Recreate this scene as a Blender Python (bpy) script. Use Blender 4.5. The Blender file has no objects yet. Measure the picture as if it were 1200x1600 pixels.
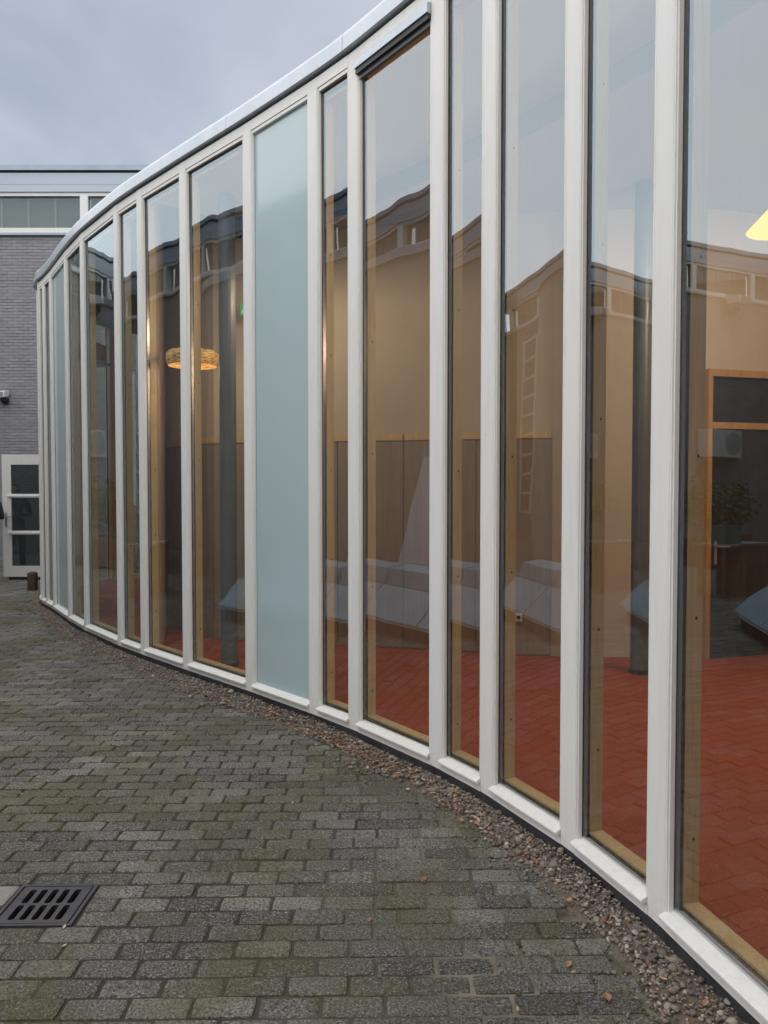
import bpy, bmesh, math, random
from mathutils import Vector, Matrix
random.seed(7)
R = math.radians
sc = bpy.context.scene
COL = sc.collection

# ------------------------------------------------------------------ camera
cam_d = bpy.data.cameras.new('camera'); cam = bpy.data.objects.new('camera', cam_d); COL.objects.link(cam)
cam.location = (0, 0, 1.70); cam.rotation_euler = (R(90 - 1.81), 0, 0)
cam_d.sensor_fit = 'VERTICAL'; cam_d.sensor_height = 24; cam_d.lens = 24 * 1203 / 1600
cam_d.clip_start = 0.05; cam_d.clip_end = 2000
sc.camera = cam

# ------------------------------------------------------------------ sky, sun, exposure
SUN_EL, SUN_AZ = R(58), R(235)          # azimuth measured clockwise from +Y
w = bpy.data.worlds.new('World'); sc.world = w; w.use_nodes = True
wn, wl = w.node_tree.nodes, w.node_tree.links
wn.clear()
out = wn.new('ShaderNodeOutputWorld')
sky = wn.new('ShaderNodeTexSky'); sky.sky_type = 'NISHITA'; sky.sun_disc = False
sky.sun_elevation = SUN_EL; sky.sun_rotation = SUN_AZ; sky.air_density = 1.2; sky.dust_density = 3.0
bg1 = wn.new('ShaderNodeBackground'); bg1.inputs[1].default_value = 0.05
wl.new(sky.outputs[0], bg1.inputs[0])
# overcast layer: clouds laid on a plane overhead
tc = wn.new('ShaderNodeTexCoord'); sep = wn.new('ShaderNodeSeparateXYZ'); wl.new(tc.outputs['Generated'], sep.inputs[0])
def wmath(op, a, b=None):
    m = wn.new('ShaderNodeMath'); m.operation = op
    for i, v in enumerate((a, b)):
        if v is None: continue
        if isinstance(v, (int, float)): m.inputs[i].default_value = v
        else: wl.new(v, m.inputs[i])
    return m.outputs[0]
zc = wmath('ADD', wmath('MAXIMUM', sep.outputs[2], 0.0), 0.22)
cmb = wn.new('ShaderNodeCombineXYZ')
wl.new(wmath('DIVIDE', sep.outputs[0], zc), cmb.inputs[0]); wl.new(wmath('DIVIDE', sep.outputs[1], zc), cmb.inputs[1])
n1 = wn.new('ShaderNodeTexNoise'); n1.inputs['Scale'].default_value = 1.3; n1.inputs['Detail'].default_value = 5; n1.inputs['Roughness'].default_value = 0.52
n1.inputs['Distortion'].default_value = 0.35
wl.new(cmb.outputs[0], n1.inputs['Vector'])
rmp = wn.new('ShaderNodeValToRGB'); wl.new(n1.outputs[0], rmp.inputs[0])
rmp.color_ramp.elements[0].position = 0.34; rmp.color_ramp.elements[0].color = (0.385, 0.44, 0.56, 1)
rmp.color_ramp.elements[1].position = 0.66; rmp.color_ramp.elements[1].color = (0.66, 0.71, 0.80, 1)
hz = wmath('POWER', wmath('SUBTRACT', 1.0, wmath('MAXIMUM', sep.outputs[2], 0.0)), 5.0)
mixc = wn.new('ShaderNodeMix'); mixc.data_type = 'RGBA'; wl.new(wmath('MULTIPLY', hz, 0.75), mixc.inputs[0])
wl.new(rmp.outputs[0], mixc.inputs[6]); mixc.inputs[7].default_value = (0.76, 0.83, 0.93, 1)
bg2 = wn.new('ShaderNodeBackground'); bg2.inputs[1].default_value = 0.358; wl.new(mixc.outputs[2], bg2.inputs[0])
mx = wn.new('ShaderNodeMixShader'); mx.inputs[0].default_value = 0.94
wl.new(bg1.outputs[0], mx.inputs[1]); wl.new(bg2.outputs[0], mx.inputs[2]); wl.new(mx.outputs[0], out.inputs[0])

sd = bpy.data.lights.new('sun', 'SUN'); sd.energy = 1.5; sd.angle = R(150); sd.color = (1.0, 0.985, 0.96)
sun = bpy.data.objects.new('sun', sd); COL.objects.link(sun)
sdir = Vector((math.sin(SUN_AZ) * math.cos(SUN_EL), math.cos(SUN_AZ) * math.cos(SUN_EL), math.sin(SUN_EL)))
sun.rotation_euler = sdir.to_track_quat('Z', 'Y').to_euler()

vs = sc.view_settings
sc.display_settings.display_device = 'sRGB'
vs.view_transform = 'Standard'; vs.look = 'None'; vs.exposure = 1.42; vs.gamma = 1.0; vs.use_curve_mapping = False
cy = sc.cycles
cy.use_denoising = True; cy.max_bounces = 8; cy.diffuse_bounces = 3; cy.glossy_bounces = 4
cy.transmission_bounces = 4; cy.transparent_max_bounces = 16; cy.sample_clamp_indirect = 4.0
cy.caustics_reflective = False; cy.caustics_refractive = False

# ------------------------------------------------------------------ materials
class NT:
    def __init__(s, name):
        s.m = bpy.data.materials.new(name); s.m.use_nodes = True
        s.n, s.l = s.m.node_tree.nodes, s.m.node_tree.links
        s.n.clear(); s.out = s.n.new('ShaderNodeOutputMaterial')
    def add(s, t, **k):
        nd = s.n.new(t)
        for a, v in k.items(): setattr(nd, a, v)
        return nd
    def put(s, sock, v):
        if hasattr(v, 'is_output') or isinstance(v, bpy.types.NodeSocket): s.l.new(v, sock)
        elif isinstance(v, (tuple, list)) and len(v) == 3 and sock.type == 'RGBA': sock.default_value = (*v, 1)
        else: sock.default_value = v
    def coord(s, which='Object', scale=(1, 1, 1), rot=(0, 0, 0)):
        c = s.add('ShaderNodeTexCoord'); mp = s.add('ShaderNodeMapping')
        mp.inputs['Scale'].default_value = scale; mp.inputs['Rotation'].default_value = rot
        s.l.new(c.outputs[which], mp.inputs[0]); return mp.outputs[0]
    def world(s, scale=(1, 1, 1)):
        g = s.add('ShaderNodeNewGeometry'); mp = s.add('ShaderNodeMapping'); mp.inputs['Scale'].default_value = scale
        s.l.new(g.outputs['Position'], mp.inputs[0]); return mp.outputs[0]
    def noise(s, vec, scale, detail=4, rough=0.55, dist=0.0):
        nd = s.add('ShaderNodeTexNoise'); s.l.new(vec, nd.inputs['Vector'])
        nd.inputs['Scale'].default_value = scale; nd.inputs['Detail'].default_value = detail
        nd.inputs['Roughness'].default_value = rough; nd.inputs['Distortion'].default_value = dist
        return nd.outputs[0]
    def ramp(s, fac, stops):
        r = s.add('ShaderNodeValToRGB'); s.put(r.inputs[0], fac); e = r.color_ramp.elements
        while len(e) < len(stops): e.new(0.5)
        for i, (p, c) in enumerate(stops):
            e[i].position = p; e[i].color = (*c, 1) if isinstance(c, (tuple, list)) else (c, c, c, 1)
        return r.outputs[0]
    def mix(s, fac, a, b, mode='MIX'):
        m = s.add('ShaderNodeMix', data_type='RGBA', blend_type=mode)
        s.put(m.inputs[0], fac); s.put(m.inputs[6], a); s.put(m.inputs[7], b); return m.outputs[2]
    def math(s, op, a, b=0.0, clamp=False):
        m = s.add('ShaderNodeMath', operation=op, use_clamp=clamp); s.put(m.inputs[0], a); s.put(m.inputs[1], b); return m.outputs[0]
    def bump(s, h, strength=0.3, dist=0.01):
        b = s.add('ShaderNodeBump'); s.put(b.inputs['Height'], h); b.inputs['Strength'].default_value = strength
        b.inputs['Distance'].default_value = dist; return b.outputs[0]
    def pbr(s, color, rough=0.5, metal=0.0, normal=None, spec=None, emit=None, estr=0.0, coat=0.0):
        p = s.add('ShaderNodeBsdfPrincipled')
        s.put(p.inputs['Base Color'], color); s.put(p.inputs['Roughness'], rough); s.put(p.inputs['Metallic'], metal)
        if normal is not None: s.l.new(normal, p.inputs['Normal'])
        if spec is not None: p.inputs['Specular IOR Level'].default_value = spec
        if emit is not None: s.put(p.inputs['Emission Color'], emit); p.inputs['Emission Strength'].default_value = estr
        p.inputs['Coat Weight'].default_value = coat; p.inputs['Coat Roughness'].default_value = 0.02
        s.l.new(p.outputs[0], s.out.inputs[0]); return p

M = {}
def simple(name, c1, c2, scale=8, rough=0.5, metal=0.0, bump=0.0, bscale=60, stretch=(1, 1, 1), **k):
    t = NT(name); v = t.world(stretch)
    f = t.noise(v, scale, 5, 0.6)
    col = t.mix(t.ramp(f, [(0.3, 0.0), (0.7, 1.0)]), c1, c2)
    nm = t.bump(t.noise(v, bscale, 4), bump, 0.004) if bump else None
    t.pbr(col, rough, metal, nm, **k); M[name] = t.m; return t.m

def white_paint():
    t = NT('white_paint'); v = t.world(); vs_ = t.world((1, 1, 0.12))
    streak = t.noise(vs_, 22, 5, 0.6); blot = t.noise(v, 2.2, 5, 0.6)
    col = t.mix(t.ramp(streak, [(0.45, 0.0), (0.75, 1.0)]), (0.775, 0.76, 0.725), (0.725, 0.71, 0.67))
    col = t.mix(t.math('MULTIPLY', t.ramp(blot, [(0.45, 0.0), (0.8, 1.0)]), 0.15), col, (0.67, 0.66, 0.62))
    g = t.add('ShaderNodeNewGeometry'); sp = t.add('ShaderNodeSeparateXYZ'); t.l.new(g.outputs['Position'], sp.inputs[0])
    splash = t.math('MULTIPLY', t.ramp(sp.outputs[2], [(0.05, 1.0), (0.36, 0.0)]), t.ramp(t.noise(v, 30, 5, 0.7), [(0.48, 0.0), (0.75, 0.30)]))
    col = t.mix(splash, col, (0.34, 0.33, 0.27))
    fleck = t.ramp(t.noise(v, 90, 2, 0.5), [(0.78, 0.0), (0.80, 0.5)])
    col = t.mix(fleck, col, (0.30, 0.28, 0.25))
    t.pbr(col, 0.5, 0, t.bump(t.noise(vs_, 160, 3), 0.06, 0.001), spec=0.35); M['white'] = t.m
white_paint()

def glass(name, f0, tint, power=5.0, dust=0.0):
    t = NT(name)
    lw = t.add('ShaderNodeLayerWeight'); lw.inputs[0].default_value = 0.5
    fac = t.math('ADD', t.math('MULTIPLY', t.math('POWER', lw.outputs['Facing'], power), 1 - f0), f0, True)
    tr = t.add('ShaderNodeBsdfTransparent'); tr.inputs[0].default_value = (*tint, 1)
    gl = t.add('ShaderNodeBsdfGlossy'); gl.inputs['Roughness'].default_value = 0.0; gl.inputs[0].default_value = (0.79, 0.92, 1.0, 1)
    v = t.world((1, 1, 0.5)); oi = t.add('ShaderNodeObjectInfo'); va = t.add('ShaderNodeVectorMath'); t.l.new(v, va.inputs[0]); sc3 = t.add('ShaderNodeVectorMath', operation='SCALE'); sc3.inputs[0].default_value = (7, 3, 5); t.l.new(oi.outputs['Random'], sc3.inputs['Scale']); t.l.new(sc3.outputs[0], va.inputs[1]); wav = t.bump(t.noise(va.outputs[0], 1.5, 2, 0.4), 0.05, 0.06); t.l.new(wav, gl.inputs['Normal'])
    m = t.add('ShaderNodeMixShader'); t.l.new(fac, m.inputs[0]); t.l.new(tr.outputs[0], m.inputs[1]); t.l.new(gl.outputs[0], m.inputs[2])
    res = m.outputs[0]
    if dust:       # thin film of dust and dried rain streaks
        df = t.add('ShaderNodeBsdfDiffuse'); df.inputs[0].default_value = (0.55, 0.55, 0.52, 1)
        st = t.math('MULTIPLY', t.ramp(t.noise(t.world((1, 1, 0.06)), 45, 5, 0.7), [(0.45, 0.15), (0.75, 1.0)]), t.ramp(t.noise(t.world(), 2.5, 4, 0.6), [(0.35, 0.25), (0.7, 1.0)]))
        m2 = t.add('ShaderNodeMixShader'); t.l.new(t.math('MULTIPLY', st, dust), m2.inputs[0]); t.l.new(res, m2.inputs[1]); t.l.new(df.outputs[0], m2.inputs[2]); res = m2.outputs[0]
    t.l.new(res, t.out.inputs[0]); M[name] = t.m
glass('glass', 0.205, (0.88, 0.89, 0.86), dust=0.035)
glass('door_glass', 0.14, (0.42, 0.45, 0.44))
glass('far_glass', 0.06, (0.74, 0.76, 0.73))
def clear_side():
    t = NT('glass_back'); tr = t.add('ShaderNodeBsdfTransparent'); tr.inputs[0].default_value = (0.97, 0.98, 0.97, 1)
    t.l.new(tr.outputs[0], t.out.inputs[0]); M['glass_back'] = t.m
clear_side()
def frosted():
    t = NT('frosted'); v = t.world((1, 1, .4))
    col = t.mix(t.noise(v, 1.5, 4), (0.41, 0.51, 0.52), (0.46, 0.555, 0.565))
    t.pbr(col, 0.10, 0, None, spec=0.5, coat=0.15); M['frosted'] = t.m
frosted()

simple('zinc', (0.41, 0.445, 0.485), (0.49, 0.52, 0.555), 3, 0.34, 0.45, 0.03, 40, (1, 1, .3))
simple('fascia', (0.33, 0.375, 0.42), (0.38, 0.42, 0.465), 2, 0.42, 0.35, 0.05, 30, (.2, .2, 1))
simple('fascia_cap', (0.26, 0.295, 0.35), (0.31, 0.345, 0.40), 3, 0.4, 0.4)
simple('black_strip', (0.018, 0.019, 0.024), (0.05, 0.05, 0.058), 14, 0.55, 0, 0.4, 60)
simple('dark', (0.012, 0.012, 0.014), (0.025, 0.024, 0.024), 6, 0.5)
simple('spacer', (0.13, 0.11, 0.10), (0.19, 0.16, 0.14), 6, 0.24, 1.0)
simple('iron', (0.050, 0.048, 0.052), (0.085, 0.078, 0.08), 18, 0.5, 0.6, 0.4, 120)
simple('steel_grey', (0.30, 0.31, 0.32), (0.38, 0.38, 0.38), 4, 0.4, 0.6)
simple('column_paint', (0.10, 0.11, 0.125), (0.13, 0.14, 0.15), 4, 0.45)
simple('plastic_white', (0.62, 0.62, 0.60), (0.7, 0.7, 0.68), 5, 0.45)
simple('plaster', (0.53, 0.44, 0.35), (0.58, 0.485, 0.39), 1.2, 0.8, 0, 0.05, 120)
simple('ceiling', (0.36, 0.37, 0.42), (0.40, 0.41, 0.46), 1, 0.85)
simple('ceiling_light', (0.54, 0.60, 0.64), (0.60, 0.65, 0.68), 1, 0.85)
simple('soil', (0.085, 0.066, 0.048), (0.165, 0.130, 0.095), 60, 0.95, 0, 0.8, 140)
simple('bark_post', (0.055, 0.035, 0.024), (0.095, 0.06, 0.04), 20, 0.85, 0, 0.6, 50, (1, 1, .15))
simple('terracotta', (0.16, 0.07, 0.045), (0.22, 0.10, 0.06), 9, 0.8, 0, 0.3, 60)
simple('moss', (0.044, 0.050, 0.013), (0.098, 0.104, 0.026), 30, 0.95, 0, 0.8, 300)
simple('foliage', (0.022, 0.050, 0.011), (0.055, 0.10, 0.020), 9, 0.6)
simple('crate_green', (0.06, 0.13, 0.11), (0.09, 0.18, 0.15), 6, 0.5)
simple('bluegrey_sheet', (0.22, 0.345, 0.42), (0.36, 0.48, 0.55), 1.5, 0.45, 0, 0, 60, (1, 1, 2), spec=0.25)
simple('lavender_sheet', (0.70, 0.69, 0.76), (0.76, 0.75, 0.82), 1.5, 0.5)
simple('cloth_dark', (0.016, 0.016, 0.019), (0.028, 0.027, 0.03), 25, 0.9, 0, 0.4, 150)
simple('trousers', (0.012, 0.012, 0.014), (0.02, 0.02, 0.024), 25, 0.9)
simple('skin', (0.48, 0.29, 0.21), (0.54, 0.34, 0.25), 20, 0.55)
simple('hair', (0.02, 0.015, 0.012), (0.04, 0.03, 0.022), 60, 0.6, 0, 0, 60, (1, 1, .2))
simple('orange', (0.62, 0.20, 0.03), (0.70, 0.25, 0.05), 5, 0.5)
simple('exit_green', (0.02, 0.30, 0.13), (0.03, 0.34, 0.15), 5, 0.4, emit=(0.03, 0.5, 0.2), estr=0.1)
simple('mortar', (0.25, 0.245, 0.255), (0.29, 0.285, 0.29), 12, 0.95, 0, 0.4, 80)
simple('render_dark', (0.26, 0.245, 0.22), (0.31, 0.29, 0.26), 2, 0.8)
simple('blind', (0.19, 0.20, 0.185), (0.23, 0.24, 0.22), 2, 0.8)
simple('blind_bar', (0.40, 0.45, 0.39), (0.46, 0.5, 0.43), 2, 0.7)

def wood(name, c1, c2, rough=0.45, ring=16):
    t = NT(name); v = t.world((1, 1, 0.07))
    f = t.noise(v, ring, 6, 0.62, 0.6); g = t.noise(v, ring * 6, 4, 0.6)
    col = t.mix(t.ramp(f, [(0.32, 0.0), (0.66, 1.0)]), c1, c2)
    col = t.mix(t.math('MULTIPLY', t.ramp(g, [(0.45, 0.0), (0.7, 1.0)]), 0.35), col, tuple(x * 0.6 for x in c1))
    t.pbr(col, rough, 0, t.bump(g, 0.1, 0.002)); M[name] = t.m
wood('pine', (0.62, 0.42, 0.21), (0.72, 0.52, 0.29))
wood('door_wood', (0.44, 0.24, 0.085), (0.54, 0.31, 0.12))
wood('veneer', (0.29, 0.215, 0.16), (0.35, 0.265, 0.20), 0.5, 8)
wood('table_wood', (0.20, 0.10, 0.045), (0.30, 0.16, 0.075), 0.6)

def lino():
    t = NT('linoleum'); v = t.world((1, 2.6, 1))
    f = t.noise(v, 5, 7, 0.7, 0.8); g = t.noise(v, 40, 4, 0.7)
    col = t.mix(t.ramp(f, [(0.3, 0.0), (0.7, 1.0)]), (0.32, 0.046, 0.010), (0.42, 0.066, 0.015))
    col = t.mix(t.math('MULTIPLY', t.ramp(g, [(0.55, 0.0), (0.75, 1.0)]), 0.3), col, (0.52, 0.12, 0.04))
    t.pbr(col, t.math('ADD', t.math('MULTIPLY', f, 0.2), 0.45), 0, t.bump(g, 0.04, 0.002), spec=0.25); M['linoleum'] = t.m
lino()

def paver():
    t = NT('paver'); v = t.world()
    oi = t.add('ShaderNodeObjectInfo'); ge = t.add('ShaderNodeNewGeometry')
    rnd = t.math('FRACT', t.math('ADD', oi.outputs['Random'], ge.outputs['Random Per Island']))
    base = t.ramp(rnd, [(0.0, (0.080, 0.077, 0.072)), (0.3, (0.138, 0.133, 0.123)), (0.7, (0.182, 0.174, 0.158)), (1.0, (0.27, 0.257, 0.225))])
    blot = t.noise(v, 1.1, 6, 0.62, 0.4)
    base = t.mix(t.math('MULTIPLY', t.ramp(blot, [(0.42, 0.0), (0.68, 1.0)]), 0.75), base, (0.054, 0.054, 0.054))
    # aggregate: light and dark grains
    gr = t.noise(v, 110, 5, 0.85)
    base = t.mix(t.ramp(gr, [(0.50, 0.0), (0.63, 0.85)]), base, (0.50, 0.485, 0.44))
    base = t.mix(t.ramp(t.noise(v, 105, 3, 0.75), [(0.38, 0.9), (0.50, 0.0)]), base, (0.022, 0.022, 0.020))
    # moss and algae
    m1 = t.noise(v, 1.5, 5, 0.6, 0.6); m2 = t.noise(v, 38, 5, 0.75)
    moss = t.math('MULTIPLY', t.ramp(m1, [(0.43, 0.0), (0.62, 1.0)]), t.ramp(m2, [(0.44, 0.0), (0.64, 1.0)]))
    base = t.mix(t.math('MULTIPLY', moss, 0.85), base, (0.082, 0.088, 0.026))
    base = t.mix(t.math('MULTIPLY', t.ramp(m1, [(0.38, 0.0), (0.60, 1.0)]), 0.34), base, (0.116, 0.114, 0.052))
    # lichen spots
    sp = t.ramp(t.noise(v, 26, 2, 0.5), [(0.72, 0.0), (0.76, 0.55)])
    base = t.mix(sp, base, (0.30, 0.29, 0.24))
    h = t.math('ADD', t.math('MULTIPLY', gr, 0.8), t.noise(v, 50, 4, 0.7))
    t.pbr(base, 0.88, 0, t.bump(h, 1.0, 0.009), spec=0.2); M['paver'] = t.m
paver()
simple('paver_light', (0.15, 0.147, 0.137), (0.27, 0.262, 0.242), 90, 0.9, 0, 0.4, 200)

def joint():
    t = NT('joint_sand'); v = t.world()
    # pale sand washed into the joints near the gravel, dark silt further out
    g = t.add('ShaderNodeNewGeometry'); sp = t.add('ShaderNodeSeparateXYZ'); t.l.new(g.outputs['Position'], sp.inputs[0])
    side = t.ramp(t.math('ADD', t.math('MULTIPLY', sp.outputs[0], 0.4), 0.5), [(0.28, 0.0), (0.62, 1.0)])
    c = t.mix(t.math('MULTIPLY', side, t.ramp(t.noise(v, 2.2, 5, 0.7), [(0.36, 0.0), (0.62, 1.0)])), (0.032, 0.029, 0.022), (0.19, 0.17, 0.13))
    c = t.mix(t.math('MULTIPLY', t.ramp(t.noise(v, 1.5, 5, 0.6, 0.6), [(0.46, 0.0), (0.60, 1.0)]), t.ramp(t.noise(v, 30, 4, 0.7), [(0.42, 0.0), (0.6, 0.8)])), c, (0.058, 0.066, 0.018))
    t.pbr(c, 0.95, 0, t.bump(t.noise(v, 160, 4, 0.7), 0.5, 0.004)); M['joint'] = t.m
joint()

def brickm():
    t = NT('grey_brick'); v = t.world()
    ge = t.add('ShaderNodeNewGeometry')
    base = t.ramp(ge.outputs['Random Per Island'], [(0.0, (0.27, 0.265, 0.28)), (0.5, (0.31, 0.305, 0.318)), (1.0, (0.355, 0.345, 0.355))])
    base = t.mix(t.math('MULTIPLY', t.noise(v, 0.7, 5, 0.6), 0.6), base, (0.22, 0.215, 0.225))
    base = t.mix(t.math('MULTIPLY', t.ramp(t.noise(t.world((1, 1, 0.12)), 2.4, 5, 0.65), [(0.5, 0.0), (0.75, 1.0)]), 0.4), base, (0.19, 0.185, 0.19))
    t.pbr(base, 0.85, 0, t.bump(t.noise(v, 60, 5, 0.7), 0.6, 0.006), spec=0.3); M['brick'] = t.m
brickm()

def pebble():
    t = NT('pebble'); ge = t.add('ShaderNodeNewGeometry'); v = t.world()
    c = t.ramp(ge.outputs['Random Per Island'], [(0.0, (0.085, 0.070, 0.060)), (0.25, (0.18, 0.15, 0.125)), (0.5, (0.27, 0.225, 0.175)), (0.72, (0.22, 0.165, 0.13)), (0.86, (0.38, 0.33, 0.26)), (0.97, (0.55, 0.51, 0.45)), (1.0, (0.26, 0.13, 0.09))])
    c = t.mix(t.math('MULTIPLY', t.noise(v, 120, 4, .7), 0.5), c, (0.09, 0.07, 0.055))
    t.pbr(c, 0.75, 0, t.bump(t.noise(v, 200, 3), 0.3, 0.003)); M['pebble'] = t.m
pebble()
def leafm():
    t = NT('dry_leaf'); ge = t.add('ShaderNodeNewGeometry'); oi = t.add('ShaderNodeObjectInfo')
    r = t.math('FRACT', t.math('ADD', oi.outputs['Random'], ge.outputs['Random Per Island']))
    c = t.ramp(r, [(0.0, (0.12, 0.060, 0.040)), (0.4, (0.22, 0.11, 0.065)), (0.75, (0.34, 0.19, 0.11)), (1.0, (0.48, 0.35, 0.22))])
    t.pbr(c, 0.75); M['leaf'] = t.m
leafm()
def lampm(name, col, s):
    t = NT(name); v = t.world((1, 1, 4))
    e = t.add('ShaderNodeEmission'); e.inputs[0].default_value = (*col, 1); e.inputs[1].default_value = s; t.l.new(e.outputs[0], t.out.inputs[0]); M[name] = t.m
lampm('lamp_shade', (1.0, 0.78, 0.05), 0.40)
def wicker():
    t = NT('wicker'); v = t.world((1, 1, 6)); f = t.noise(v, 16, 3, .6)
    c = t.mix(t.ramp(f, [(0.40, 0.0), (0.6, 1.0)]), (0.40, 0.20, 0.05), (1.0, 0.66, 0.24))
    t.pbr(c, 0.7, 0, None, emit=c, estr=0.03); M['wicker'] = t.m
wicker()

# ------------------------------------------------------------------ mesh helpers
class MB:
    def __init__(s): s.v = []; s.f = []; s.mi = []
    def quadbox(s, P, mi=0):
        """P: 8 corners, 0-3 bottom loop, 4-7 top loop"""
        b = len(s.v); s.v += [tuple(p) for p in P]
        for q in ((0, 3, 2, 1), (4, 5, 6, 7), (0, 1, 5, 4), (1, 2, 6, 5), (2, 3, 7, 6), (3, 0, 4, 7)):
            s.f.append(tuple(b + i for i in q)); s.mi.append(mi)
    def box(s, x0, x1, y0, y1, z0, z1, fr=None, mi=0):
        P = [(x0, y0, z0), (x1, y0, z0), (x1, y1, z0), (x0, y1, z0), (x0, y0, z1), (x1, y0, z1), (x1, y1, z1), (x0, y1, z1)]
        if fr: P = [fr(*p) for p in P]
        s.quadbox(P, mi)
    def prism(s, prof, a, b, fr, mi=0):
        """profile [(v, z)] swept along u from a to b in frame fr(u, v, z)"""
        n = len(prof); k = len(s.v)
        for u in (a, b):
            for p in prof: s.v.append(tuple(fr(u, p[0], p[1])))
        for i in range(n):
            j = (i + 1) % n; s.f.append((k + i, k + j, k + n + j, k + n + i)); s.mi.append(mi)
        s.f.append(tuple(k + i for i in reversed(range(n)))); s.f.append(tuple(k + n + i for i in range(n))); s.mi += [mi, mi]
    def sweep(s, prof, path, closed=False, mi=0):
        """profile [(v, z)] along a path of (point2d, normal2d)"""
        n = len(prof); k = len(s.v)
        for (p, nn) in path:
            for (v, z) in prof: s.v.append((p[0] + nn[0] * v, p[1] + nn[1] * v, z))
        for r in range(len(path) - 1):
            for i in range(n):
                j = (i + 1) % n; a = k + r * n
                s.f.append((a + i, a + j, a + n + j, a + n + i)); s.mi.append(mi)
        s.f.append(tuple(k + i for i in reversed(range(n)))); e = k + (len(path) - 1) * n
        s.f.append(tuple(e + i for i in range(n))); s.mi += [mi, mi]
    def lathe(s, prof, cx, cy_, z0=0, seg=20, mi=0):
        k = len(s.v); n = len(prof)
        for q in range(seg):
            a = 2 * math.pi * q / seg
            for (r, z) in prof: s.v.append((cx + r * math.cos(a), cy_ + r * math.sin(a), z0 + z))
        for q in range(seg):
            q2 = (q + 1) % seg
            for i in range(n - 1):
                s.f.append((k + q * n + i, k + q2 * n + i, k + q2 * n + i + 1, k + q * n + i + 1)); s.mi.append(mi)
    def tube(s, p0, p1, r, seg=8, mi=0):
        p0, p1 = Vector(p0), Vector(p1); d = (p1 - p0).normalized()
        a = d.orthogonal().normalized(); b = d.cross(a); k = len(s.v)
        for p in (p0, p1):
            for q in range(seg):
                t = 2 * math.pi * q / seg; s.v.append(tuple(p + (a * math.cos(t) + b * math.sin(t)) * r))
        for q in range(seg):
            q2 = (q + 1) % seg; s.f.append((k + q, k + q2, k + seg + q2, k + seg + q)); s.mi.append(mi)
        s.f.append(tuple(k + i for i in reversed(range(seg)))); s.f.append(tuple(k + seg + i for i in range(seg))); s.mi += [mi, mi]
    def mesh(s, name, mats, smooth=False, fix=True):
        me = bpy.data.meshes.new(name); me.from_pydata(s.v, [], s.f); me.update()
        for m in (mats if isinstance(mats, (list, tuple)) else [mats]): me.materials.append(M[m])
        me.polygons.foreach_set('material_index', s.mi)
        if fix:
            bm = bmesh.new(); bm.from_mesh(me); bmesh.ops.recalc_face_normals(bm, faces=bm.faces); bm.to_mesh(me); bm.free()
        if smooth: me.polygons.foreach_set('use_smooth', [True] * len(me.polygons))
        return me
    def build(s, name, mats, parent=None, smooth=False, bevel=0.0, fix=True):
        o = bpy.data.objects.new(name, s.mesh(name, mats, smooth, fix)); COL.objects.link(o)
        if parent: o.parent = parent; o.matrix_parent_inverse = parent.matrix_basis.inverted()
        if bevel:
            b = o.modifiers.new('bevel', 'BEVEL'); b.width = bevel; b.segments = 2; b.limit_method = 'ANGLE'; b.angle_limit = R(40)
        return o
def tag(o, label=None, cat=None, group=None, kind=None):
    if label: o['label'] = label
    if cat: o['category'] = cat
    if group: o['group'] = group
    if kind: o['kind'] = kind
    return o
def thing(name, label, cat, loc=(0, 0, 0), group=None):
    o = bpy.data.objects.new(name, None); COL.objects.link(o); o.location = loc; o.empty_display_size = 0.2
    return tag(o, label, cat, group)
def frame2(p, t, n):
    return lambda u, v, z: (p[0] + t[0] * u + n[0] * v, p[1] + t[1] * u + n[1] * v, z)
def nrm(a):
    l = math.hypot(*a); return (a[0] / l, a[1] / l)

# ------------------------------------------------------------------ the curved facade in plan
POSTS = [(-4.35, 13.85), (-4.72, 13.2), (-4.98, 12.5), (-5.10, 11.85), (-5.03, 11.25),
         (-4.833, 10.834), (-4.666, 10.613), (-4.414, 10.249), (-3.86, 9.394), (-3.406, 8.739), (-2.725, 7.886), (-2.349, 7.461),
         (-1.773, 6.844), (-1.077, 6.113), (-0.504, 5.481), (-0.205, 5.126), (0.299, 4.437), (0.541, 4.035), (0.827, 3.423),
         (1.018, 2.839), (1.170, 2.165), (1.235, 1.35), (1.20, 0.6), (1.05, -0.2), (0.80, -1.0)]
NP = len(POSTS)
FROST = {7, 13}                       # bay index = index of its far post
def catmull(P, per=8):
    o = []
    for i in range(len(P) - 1):
        p0 = P[max(i - 1, 0)]; p1 = P[i]; p2 = P[i + 1]; p3 = P[min(i + 2, len(P) - 1)]
        for k in range(per):
            t = k / per; t2 = t * t; t3 = t2 * t
            o.append(tuple(0.5 * ((2 * p1[a]) + (-p0[a] + p2[a]) * t + (2 * p0[a] - 5 * p1[a] + 4 * p2[a] - p3[a]) * t2 + (-p0[a] + 3 * p1[a] - 3 * p2[a] + p3[a]) * t3) for a in (0, 1)))
    o.append(P[-1]); return o
def path_of(P):
    r = []
    for i, p in enumerate(P):
        a = P[max(i - 1, 0)]; b = P[min(i + 1, len(P) - 1)]
        t = nrm((b[0] - a[0], b[1] - a[1]))      # from far to near
        r.append((p, (t[1], -t[0])))             # outward = to the courtyard (left)
    return r
def outward_ok(path): return path
CURVE = catmull(POSTS, 8)
CPATH = path_of(CURVE)
PPATH = path_of(POSTS)
ZB, ZT = 0.07, 4.552

def facade_distance(x, y):
    """signed distance from the facade line, positive on the courtyard side"""
    best = None
    for (p, n) in CPATH:
        d = (x - p[0]) ** 2 + (y - p[1]) ** 2
        if best is None or d < best[0]: best = (d, p, n)
    _, p, n = best
    return (x - p[0]) * n[0] + (y - p[1]) * n[1]

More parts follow.
